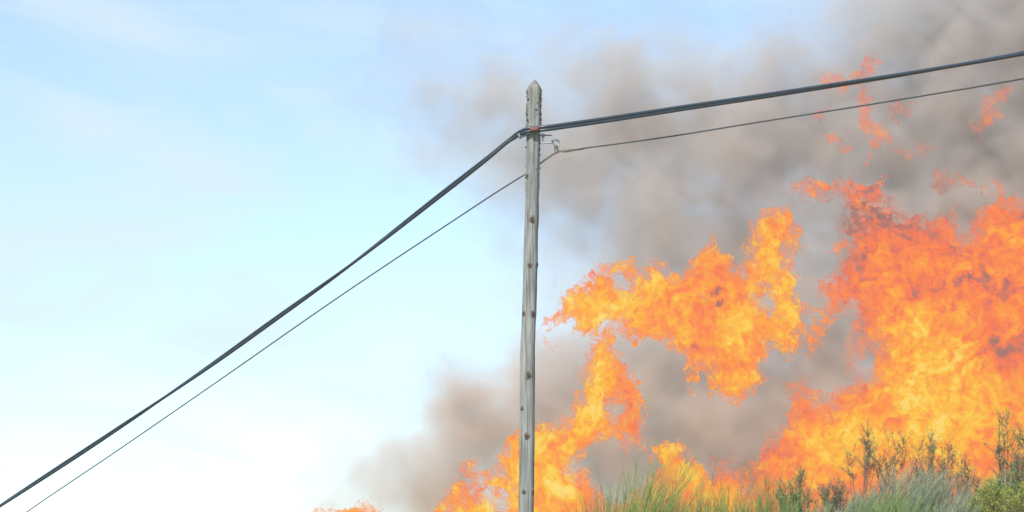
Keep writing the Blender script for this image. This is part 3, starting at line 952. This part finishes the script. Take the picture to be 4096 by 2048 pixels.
    zz.inputs['To Min'].default_value = 0.42; zz.inputs['To Max'].default_value = -0.30     # warm fire glow low in the smoke, put into its colour by height
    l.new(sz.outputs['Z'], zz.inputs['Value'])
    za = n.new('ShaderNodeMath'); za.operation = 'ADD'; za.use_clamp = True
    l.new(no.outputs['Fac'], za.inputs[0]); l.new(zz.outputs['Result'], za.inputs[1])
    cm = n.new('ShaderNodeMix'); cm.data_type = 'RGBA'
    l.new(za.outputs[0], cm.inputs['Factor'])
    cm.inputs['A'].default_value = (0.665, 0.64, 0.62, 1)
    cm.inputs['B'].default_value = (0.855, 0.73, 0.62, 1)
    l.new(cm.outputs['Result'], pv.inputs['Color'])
    pv.inputs['Anisotropy'].default_value = 0.0
    l.new(pv.outputs['Volume'], out.inputs['Volume'])
    m.cycles.volume_step_rate = 2.0
    m2, n, l, out = new_mat('smoke_film')
    tr = n.new('ShaderNodeBsdfTransparent')
    no = n.new('ShaderNodeTexNoise'); no.inputs['Scale'].default_value = 0.6
    mr = n.new('ShaderNodeMapRange'); mr.inputs['To Min'].default_value = 0.985; mr.inputs['To Max'].default_value = 1.0
    l.new(no.outputs['Fac'], mr.inputs['Value'])
    l.new(mr.outputs['Result'], tr.inputs['Color'])
    l.new(tr.outputs[0], out.inputs['Surface'])
    # geometry nodes: pour the soot grid into a volume, skin it at its thin outer level
    ng = bpy.data.node_groups.new('smoke_grid', 'GeometryNodeTree')
    ng.interface.new_socket('Geometry', in_out='INPUT', socket_type='NodeSocketGeometry')
    ng.interface.new_socket('Geometry', in_out='OUTPUT', socket_type='NodeSocketGeometry')
    N, L = ng.nodes, ng.links
    gi, go = N.new('NodeGroupInput'), N.new('NodeGroupOutput')
    vc = N.new('GeometryNodeVolumeCube')
    vc.inputs['Min'].default_value = (bx0, by0, bz0)
    vc.inputs['Max'].default_value = (bx1, by1, bz1)
    vc.inputs['Resolution X'].default_value = nx
    vc.inputs['Resolution Y'].default_value = ny
    vc.inputs['Resolution Z'].default_value = nz
    pos = N.new('GeometryNodeInputPosition')
    sep = N.new('ShaderNodeSeparateXYZ'); L.new(pos.outputs[0], sep.inputs[0])
    def index(axis, lo, hi, cnt):
        q = N.new('ShaderNodeMapRange'); q.clamp = True
        q.inputs['From Min'].default_value = lo; q.inputs['From Max'].default_value = hi
        q.inputs['To Min'].default_value = 0; q.inputs['To Max'].default_value = cnt - 1
        L.new(sep.outputs[axis], q.inputs['Value'])
        r_ = N.new('ShaderNodeMath'); r_.operation = 'ROUND'; L.new(q.outputs['Result'], r_.inputs[0])
        return r_
    def math2(op, a_, b_):
        q = N.new('ShaderNodeMath'); q.operation = op
        L.new(a_.outputs[0], q.inputs[0])
        if hasattr(b_, 'outputs'): L.new(b_.outputs[0], q.inputs[1])
        else: q.inputs[1].default_value = b_
        return q
    ix, iy, iz = index('X', bx0, bx1, nx), index('Y', by0, by1, ny), index('Z', bz0, bz1, nz)
    idx = math2('ADD', math2('MULTIPLY', math2('ADD', math2('MULTIPLY', ix, ny), iy), nz), iz)
    nd = N.new('GeometryNodeInputNamedAttribute'); nd.data_type = 'FLOAT'; nd.inputs['Name'].default_value = 'soot'
    si = N.new('GeometryNodeSampleIndex'); si.data_type = 'FLOAT'; si.domain = 'POINT'
    L.new(gi.outputs[0], si.inputs['Geometry'])
    L.new(nd.outputs[0], si.inputs['Value'])
    f2i = N.new('FunctionNodeFloatToInt'); f2i.rounding_mode = 'ROUND'
    L.new(idx.outputs[0], f2i.inputs[0]); L.new(f2i.outputs[0], si.inputs['Index'])
    L.new(si.outputs['Value'], vc.inputs['Density'])
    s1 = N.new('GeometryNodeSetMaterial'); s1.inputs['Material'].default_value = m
    L.new(vc.outputs[0], s1.inputs['Geometry'])
    v2m = N.new('GeometryNodeVolumeToMesh'); v2m.resolution_mode = 'VOXEL_SIZE' if hasattr(v2m, 'resolution_mode') else v2m.resolution_mode
    v2m.inputs['Voxel Size'].default_value = 0.22
    v2m.inputs['Threshold'].default_value = 0.06
    L.new(vc.outputs[0], v2m.inputs['Volume'])
    s2 = N.new('GeometryNodeSetMaterial'); s2.inputs['Material'].default_value = m2
    L.new(v2m.outputs[0], s2.inputs['Geometry'])
    jn = N.new('GeometryNodeJoinGeometry')
    L.new(s2.outputs[0], jn.inputs[0]); L.new(s1.outputs[0], jn.inputs[0])
    L.new(jn.outputs[0], go.inputs[0])
    md = o.modifiers.new('smoke_grid', 'NODES'); md.node_group = ng
    me.materials.append(m2)
    tag(o, 'thick grey brown smoke billowing behind the flames and drifting left', 'smoke', kind='stuff')


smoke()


# ------------------------------------------------------------------ thin smoky haze filling the air
def haze():
    x0, x1, y0, y1, z0, z1 = -9500, 9500, -9500, 12500, -3, 23
    x0, x1, y0, y1 = -60, 60, -20, 90
    v = [(x, y, z) for x in (x0, x1) for y in (y0, y1) for z in (z0, z1)]
    f = [(0, 1, 3, 2), (4, 6, 7, 5), (0, 4, 5, 1), (2, 3, 7, 6), (0, 2, 6, 4), (1, 5, 7, 3)]
    m, n, l, out = new_mat('haze')
    pv = n.new('ShaderNodeVolumePrincipled')
    pv.inputs['Density'].default_value = HAZE
    pv.inputs['Color'].default_value = (0.97, 0.95, 0.93, 1)
    pv.inputs['Anisotropy'].default_value = 0.2
    l.new(pv.outputs['Volume'], out.inputs['Volume'])
    tag(mesh_obj('haze', v, f, m), kind='stuff')


HAZE = 0.0012
haze()


# ------------------------------------------------------------------ bushes and grasses on the bank
def leaf_mat(name, col, var=0.6, trans=0.35):
    m, n, l, out = new_mat(name)
    t = n.new('ShaderNodeTexCoord')
    no = n.new('ShaderNodeTexNoise'); no.inputs['Scale'].default_value = 11.0; no.inputs['Detail'].default_value = 6; no.inputs['Roughness'].default_value = 0.7
    l.new(t.outputs['Object'], no.inputs['Vector'])
    mr = n.new('ShaderNodeMapRange'); mr.inputs['From Min'].default_value = 0.3; mr.inputs['From Max'].default_value = 0.7
    mr.inputs['To Min'].default_value = 1 - var; mr.inputs['To Max'].default_value = 1 + var
    l.new(no.outputs['Fac'], mr.inputs['Value'])
    s = n.new('ShaderNodeVectorMath'); s.operation = 'SCALE'; s.inputs[0].default_value = col
    l.new(mr.outputs['Result'], s.inputs['Scale'])
    b = n.new('ShaderNodeBsdfPrincipled'); b.inputs['Roughness'].default_value = 0.6; b.inputs['Specular IOR Level'].default_value = 0.3
    l.new(s.outputs[0], b.inputs['Base Color'])
    tr = n.new('ShaderNodeBsdfTranslucent'); l.new(s.outputs[0], tr.inputs['Color'])
    mi = n.new('ShaderNodeMixShader'); mi.inputs[0].default_value = trans
    l.new(b.outputs[0], mi.inputs[1]); l.new(tr.outputs[0], mi.inputs[2]); l.new(mi.outputs[0], out.inputs['Surface'])
    return m


G_green = leaf_mat('green_broom_stems', (0.24, 0.36, 0.095))
G_pale = leaf_mat('pale_green_grass', (0.34, 0.42, 0.17))
G_grey = leaf_mat('grey_green_broom', (0.35, 0.40, 0.26))
G_dark = leaf_mat('dark_heather_leaves', (0.20, 0.235, 0.11))
G_brown = leaf_mat('scorched_leaves', (0.21, 0.175, 0.115))
G_yellow = leaf_mat('yellow_green_leaves', (0.36, 0.40, 0.06))
G_twig = leaf_mat('brown_twigs', (0.14, 0.105, 0.075), trans=0.0)
nr = np.random.default_rng(21)


def stems_mesh(base, direc, length, rad, bend, seg=4):
    """many tapering three-sided stems at once; arrays of n"""
    n = len(base)
    direc = direc / np.linalg.norm(direc, axis=1)[:, None]
    u = np.cross(direc, np.array([0.3, 1.0, 0.1])); u /= np.linalg.norm(u, axis=1)[:, None]
    w = np.cross(direc, u)
    V = np.zeros((n, seg + 1, 3, 3))
    for i in range(seg + 1):
        t = i / seg
        c = base + direc * (length * t)[:, None] + bend * (length * t * t)[:, None]
        r = rad * (1 - 0.8 * t)
        for k in range(3):
            a = 2 * math.pi * k / 3
            V[:, i, k] = c + (math.cos(a) * u + math.sin(a) * w) * r[:, None]
    idx = np.arange(n * (seg + 1) * 3).reshape(n, seg + 1, 3)
    fs = []
    for k in range(3):
        k2 = (k + 1) % 3
        fs.append(np.stack([idx[:, :-1, k], idx[:, :-1, k2], idx[:, 1:, k2], idx[:, 1:, k]], -1).reshape(-1, 4))
    return V.reshape(-1, 3), np.concatenate(fs)


def leaves_mesh(pos, size, direc=None, asp=2.2):
    n = len(pos)
    a = direc if direc is not None else nr.standard_normal((n, 3)) + np.array([0, 0, 0.7])
    a = a / np.linalg.norm(a, axis=1)[:, None]
    b = np.cross(a, nr.standard_normal((n, 3))); b /= np.linalg.norm(b, axis=1)[:, None]
    s = size[:, None]
    c = np.cross(a, b)
    V = np.stack([pos, pos + a * s * 0.5 + b * s / asp * 0.5 + c * s * .08, pos + a * s, pos + a * s * 0.5 - b * s / asp * 0.5 + c * s * .08], 1)
    return V.reshape(-1, 3), np.arange(4 * n).reshape(n, 4)


def curve_pt(base, direc, length, bend, t):
    d = direc / np.linalg.norm(direc, axis=1)[:, None]
    return base + d * (length * t)[:, None] + bend * (length * t * t)[:, None]


def broom(px, top, d, width, n, mat, label, name='broom_shrub', cat='shrub', lean=0.18, fan=0.16, shoots=7, leafy=0.0, rad=0.0035, group='shrubs and grasses on the bank in front of the fire', spread_pow=1.0, hvar=0.3, leaf_mat_=None, shoot_len=0.35):
    """fan of slender upright stems, each carrying thin side shoots; top: source row its tips reach"""
    n = int(n * 1.9)
    rad = rad * 1.25
    tip = at(px, top, d)
    bx, by = tip.x - lean * 1.2, d
    gz = float(ground_z(bx, by))
    H = tip.z - gz
    root = thing(name, (bx, by, gz), label, cat, group)
    wx = width * 39 / FPX / 1.0
    off = np.stack([nr.normal(0, wx * 0.35, n), nr.normal(0, wx * 0.3, n), np.zeros(n)], 1)
    base = np.array([bx, by, gz]) + off
    base[:, 2] = ground_z(base[:, 0], base[:, 1]) - 0.02
    rel = off[:, 0] / max(wx * 0.35, 1e-6)
    direc = np.stack([lean + fan * rel * 0.6 + nr.normal(0, fan * 0.55, n), nr.normal(0, fan * 0.8, n), np.ones(n)], 1)
    L = H * (1 - hvar * np.abs(nr.normal(0, 0.75, n)) - 0.10 * rel ** 2)
    L = np.clip(L, 0.25 * H, 1.12 * H)
    bend = np.stack([nr.normal(lean * 0.5, 0.07, n), nr.normal(0, 0.06, n), -np.abs(nr.normal(0, 0.03, n))], 1)
    V1, F1 = stems_mesh(base, direc, L, np.full(n, rad * 1.3) * nr.uniform(0.8, 1.3, n), bend, 6)
    child('stem', V1, F1, mat, root)['kind'] = 'stuff'
    k = n * shoots
    i = np.repeat(np.arange(n), shoots)
    t = nr.uniform(0.25, 0.92, k)
    p = curve_pt(base[i], direc[i], L[i], bend[i], t)
    tang = direc[i] / np.linalg.norm(direc[i], axis=1)[:, None] + 2 * bend[i] * t[:, None]
    sd = tang + np.stack([nr.normal(0, 0.2, k), nr.normal(0, 0.2, k), np.zeros(k)], 1)
    SL = H * shoot_len * nr.uniform(0.35, 1.0, k) * (1.15 - 0.65 * t)
    sb = np.stack([nr.normal(lean * 0.25, 0.06, k), nr.normal(0, 0.06, k), np.full(k, 0.12)], 1)
    V2, F2 = stems_mesh(p, sd, SL, np.full(k, rad * 0.75), sb, 3)
    child('shoot', V2, F2, leaf_mat_ or mat, root)['kind'] = 'stuff'
    if leafy > 0:
        q = int(k * leafy)
        j = nr.integers(0, k, q)
        lp = curve_pt(p[j], sd[j], SL[j], sb[j], nr.uniform(0.1, 1.0, q))
        V3, F3 = leaves_mesh(lp, nr.uniform(0.012, 0.028, q))
        child('foliage', V3, F3, leaf_mat_ or mat, root)['kind'] = 'stuff'
    return root


def bushy(px, top, d, width, mat, label, n_br=16, n_leaf=5000, name='leafy_shrub', leaf=0.028, group='shrubs and grasses on the bank in front of the fire', lean=0.05, openness=0.0, twig_mat=None, fan=0.45, low=0.35):
    """woody shrub: forked branches with leaves clustered along them"""
    tip = at(px, top, d)
    bx = tip.x - lean
    gz = float(ground_z(bx, d))
    H = tip.z - gz
    wx = width * 39 / FPX * 0.5
    root = thing(name, (bx, d, gz), label, 'shrub', group)
    nb = int(n_br * (2.2 if openness < 0.45 else 1.15))
    # twig tips spread through a ragged crown; each limb grows from the base to its tip
    u = nr.uniform(-1, 1, nb); v = nr.uniform(-1, 1, nb)
    crown = H * (0.62 if openness < 0.45 else 0.5)
    zt = H - crown * (0.35 * u ** 2 + 0.15 * v ** 2) - crown * nr.uniform(0, 0.75, nb) * (1 if openness < 0.45 else nr.choice([0.3, 1.0], nb))
    zt[0] = H; u[0] = nr.uniform(-0.5, 0.5)
    ends = np.stack([bx + lean + u * wx, d + v * wx * 0.8, gz + zt], 1)
    base = np.array([bx, d, gz])[None] + nr.normal(0, 0.05, (nb, 3)) * [1, 1, 0]
    base[:, 2] -= 0.02
    L = np.linalg.norm(ends - base, axis=1)
    dv = (ends - base) / L[:, None]
    bend = np.stack([dv[:, 0] * 0.35, dv[:, 1] * 0.35, np.full(nb, -0.04)], 1)
    direc = dv - bend
    L2 = L * np.linalg.norm(direc, axis=1) ** 0
    nd = np.linalg.norm(direc, axis=1)
    def cpt(i_, t_):
        return base[i_] + direc[i_] * (L[i_] * t_)[:, None] + bend[i_] * (L[i_] * t_ * t_)[:, None]
    V1, F1 = stems_mesh(base, direc, L * nd, nr.uniform(0.007, 0.012, nb), bend / nd[:, None], 6)
    ns = 13
    k = nb * ns
    i = np.repeat(np.arange(nb), ns)
    t = 1 - 0.30 * nr.uniform(0, 1, k) ** 1.2
    p = cpt(i, t)
    sd = np.stack([nr.normal(0, 0.75, k), nr.normal(0, 0.75, k), nr.uniform(0.35, 1.3, k)], 1)
    SL = nr.uniform(0.05, 0.17, k) * (0.9 + 0.4 * openness)
    sb = np.stack([np.zeros(k), np.zeros(k), np.full(k, 0.3)], 1)
    V2, F2 = stems_mesh(p, sd, SL, np.full(k, 0.0035), sb, 3)
    child('branch', np.concatenate([V1, V2]), np.concatenate([F1, F2 + len(V1)]), twig_mat or G_twig, root)['kind'] = 'stuff'
    q = int(n_leaf * 1.2)
    wgt = nr.uniform(0, 1, nb) ** (0.4 + 1.6 * openness)
    j = nr.choice(nb, q, p=wgt / wgt.sum()) * ns + nr.integers(0, ns, q)
    tt = nr.beta(1.6, 1.2, q)
    lp = curve_pt(p[j], sd[j], SL[j], sb[j], tt) + nr.normal(0, 0.010, (q, 3))
    V3, F3 = leaves_mesh(lp, nr.uniform(0.6, 1.25, q) * leaf)
    child('foliage', V3, F3, mat, root)['kind'] = 'stuff'
    return root


# from left to right
broom(2570, 1765, 37.6, 190, 64, G_green, 'fanned green broom with long arching shoots, nearest to the pole', lean=0.16, fan=0.24, shoots=6, hvar=0.42, shoot_len=0.4)
broom(2400, 1900, 37.2, 80, 22, G_green, 'small sparse green broom at the left foot of the fanned one', lean=-0.02, fan=0.14, shoots=4)
broom(2640, 1830, 38.2, 60, 9, G_pale, 'tall hair thin pale grass leaning right behind the fanned broom', name='tall_grass', cat='grass', lean=0.2, fan=0.12, shoots=1, rad=0.0026)
broom(2540, 1760, 38.8, 170, 44, G_pale, 'hazy pale grass plumes rising highest left of the mushroom shaped flame', name='tall_grass', cat='grass', lean=0.2, fan=0.14, shoots=3, rad=0.0022, hvar=0.3)
broom(2700, 1900, 37.8, 130, 26, G_green, 'low green broom below the mushroom shaped flame', lean=0.06, fan=0.10, shoots=5, leafy=0.5)
broom(2705, 1770, 38.4, 24, 2, G_brown, 'lone dark stalk crossing the mushroom shaped flame', name='dry_stalk', cat='stalk', lean=0.05, fan=0.03, shoots=1, hvar=0.05, shoot_len=0.2)
broom(2815, 1790, 38.0, 50, 9, G_green, 'slim upright green broom just right of the mushroom shaped flame', lean=0.05, fan=0.06, shoots=6, leafy=0.6)
broom(2850, 1925, 37.6, 130, 32, G_green, 'bushy green broom centre bottom, with even short tips', lean=0.03, fan=0.10, shoots=6, leafy=0.6)
broom(2925, 1880, 37.9, 80, 20, G_green, 'pointed green broom standing under the faint red flame', lean=0.02, fan=0.07, shoots=6, leafy=0.5)
broom(3010, 1760, 38.3, 50, 8, G_pale, 'very tall wispy grass stems under the notch in the fire', name='tall_grass', cat='grass', lean=0.02, fan=0.05, shoots=3, rad=0.0028)
broom(3060, 1880, 37.8, 100, 34, G_green, 'dense green broom with feathery spikes left of the leafy dark tuft', lean=0.03, fan=0.08, shoots=7, leafy=0.6)
broom(2480, 1955, 37.0, 90, 30, G_green, 'low green tuft at the bottom under the fanned broom, left side', lean=0.0, fan=0.14, shoots=6)
broom(2640, 1960, 37.0, 100, 30, G_green, 'low green tuft at the bottom right under the fanned broom', lean=0.08, fan=0.12, shoots=6)
broom(2770, 1965, 37.1, 100, 34, G_green, 'short green tuft between the lone dark stalk and the slim upright broom', lean=0.04, fan=0.10, shoots=6)
broom(2975, 1945, 37.1, 110, 36, G_green, 'short thick green tuft between the pointed broom and the feathery one', lean=0.03, fan=0.10, shoots=6)
broom(3130, 1960, 36.9, 110, 40, G_green, 'short green tuft at the foot of the green leafy shrub', lean=0.03, fan=0.10, shoots=6)
broom(3085, 1800, 38.2, 40, 5, G_brown, 'dark seeded stalks rising behind the feathery green broom', name='dry_stalk', cat='stalk', lean=0.04, fan=0.04, shoots=5, leafy=1.0, shoot_len=0.12)
bushy(3160, 1905, 37.6, 150, G_green, 'green leafy shrub with a dark ragged tip left of the grey broom', n_leaf=5200, leaf=0.020, fan=0.3)
bushy(3185, 1890, 38.0, 110, G_dark, 'thin dark leaved shrub poking up behind the green leafy one', n_leaf=900, leaf=0.021, n_br=8, openness=.6, fan=0.3, low=0.6)
broom(3235, 1985, 37.2, 170, 44, G_green, 'low green broom filling the bottom edge left of the grey broom', lean=0.05, fan=0.12, shoots=7)
bushy(3360, 1930, 37.9, 210, G_dark, 'rounded dark green shrub against the yellow fire, left of the grey broom', n_leaf=7000, leaf=0.024, n_br=20, lean=0.0)
broom(3300, 1990, 37.0, 130, 44, G_grey, 'short grey green broom in front of the rounded dark shrub', lean=0.14, fan=0.14, shoots=7)
bushy(3440, 1735, 38.8, 170, G_dark, 'tall forked dark shrub with see-through twigs, leftmost of the scorched ones', n_leaf=1900, leaf=0.021, n_br=11, openness=1.0, fan=0.24, low=0.4)
bushy(3590, 1750, 38.9, 210, G_brown, 'scorched dark shrub behind the crest of the grey broom', n_leaf=2800, leaf=0.021, n_br=14, openness=.8, fan=0.28, low=0.4)
bushy(3715, 1745, 39.0, 130, G_dark, 'scorched shrub with two upright dark tips behind the grey broom', n_leaf=1900, leaf=0.021, n_br=10, openness=.9, fan=0.24, low=0.45)
bushy(3790, 1770, 38.9, 120, G_brown, 'brown leaved scorched shrub right of the two dark tips', n_leaf=1500, leaf=0.021, n_br=9, openness=.9, fan=0.24, low=0.45)
broom(3480, 1935, 37.4, 160, 70, G_grey, 'grey green broom sloping up at the left of the big feathery one', lean=0.22, fan=0.14, shoots=9)
broom(3640, 1835, 37.7, 230, 120, G_grey, 'biggest feathery grey green broom, crest of the bushes in front of the fire', lean=0.22, fan=0.16, shoots=10, hvar=0.22)
broom(3740, 1840, 37.8, 130, 60, G_grey, 'feathery grey broom with steep tips right beside the biggest one', lean=0.18, fan=0.12, shoots=9, hvar=0.25)
broom(3610, 1945, 36.9, 280, 90, G_green, 'low green broom at the bottom under the biggest grey one', lean=0.24, fan=0.16, shoots=8)
bushy(3860, 1855, 38.2, 130, G_dark, 'dark shrub in the dip between the grey brooms', n_leaf=3600, leaf=0.024, n_br=12, openness=.3)
broom(3920, 1860, 37.7, 130, 54, G_grey, 'slanting silvery broom leaning right towards the yellow bush', lean=0.32, fan=0.12, shoots=8, hvar=0.25)
broom(3830, 1960, 37.1, 150, 60, G_grey, 'short silvery broom at the bottom left of the yellow bush', lean=0.22, fan=0.14, shoots=8)
bushy(4030, 1640, 39.0, 120, G_dark, 'tallest sparse dark shrub standing high in the fire at the right', n_leaf=1500, leaf=0.022, n_br=9, openness=1.0, fan=0.26, low=0.35)
bushy(4115, 1620, 38.8, 110, G_dark, 'dark twiggy shrub cut by the right edge of the picture', n_leaf=1300, leaf=0.022, n_br=8, openness=1.0, fan=0.24, low=0.3)
broom(4010, 1850, 37.8, 50, 14, G_grey, 'thin pale broom spikes rising above the yellow bush', lean=0.06, fan=0.06, shoots=5)
bushy(4080, 1790, 38.3, 170, G_dark, 'dense dark green shrub behind the yellow bush at the right edge', n_leaf=9000, leaf=0.021, n_br=20)
bushy(4010, 1900, 37.6, 190, G_green, 'mid green shrub with fine leaves above the yellow bush', n_leaf=9500, leaf=0.022, n_br=22)
bushy(3960, 1925, 37.2, 170, G_yellow, 'rounded yellow green bush, left of two at the bottom right corner', n_leaf=9500, leaf=0.022, n_br=22)
bushy(4080, 1960, 36.9, 190, G_yellow, 'bright yellow green bush at the very corner, right of two', n_leaf=11000, leaf=0.022, n_br=24)
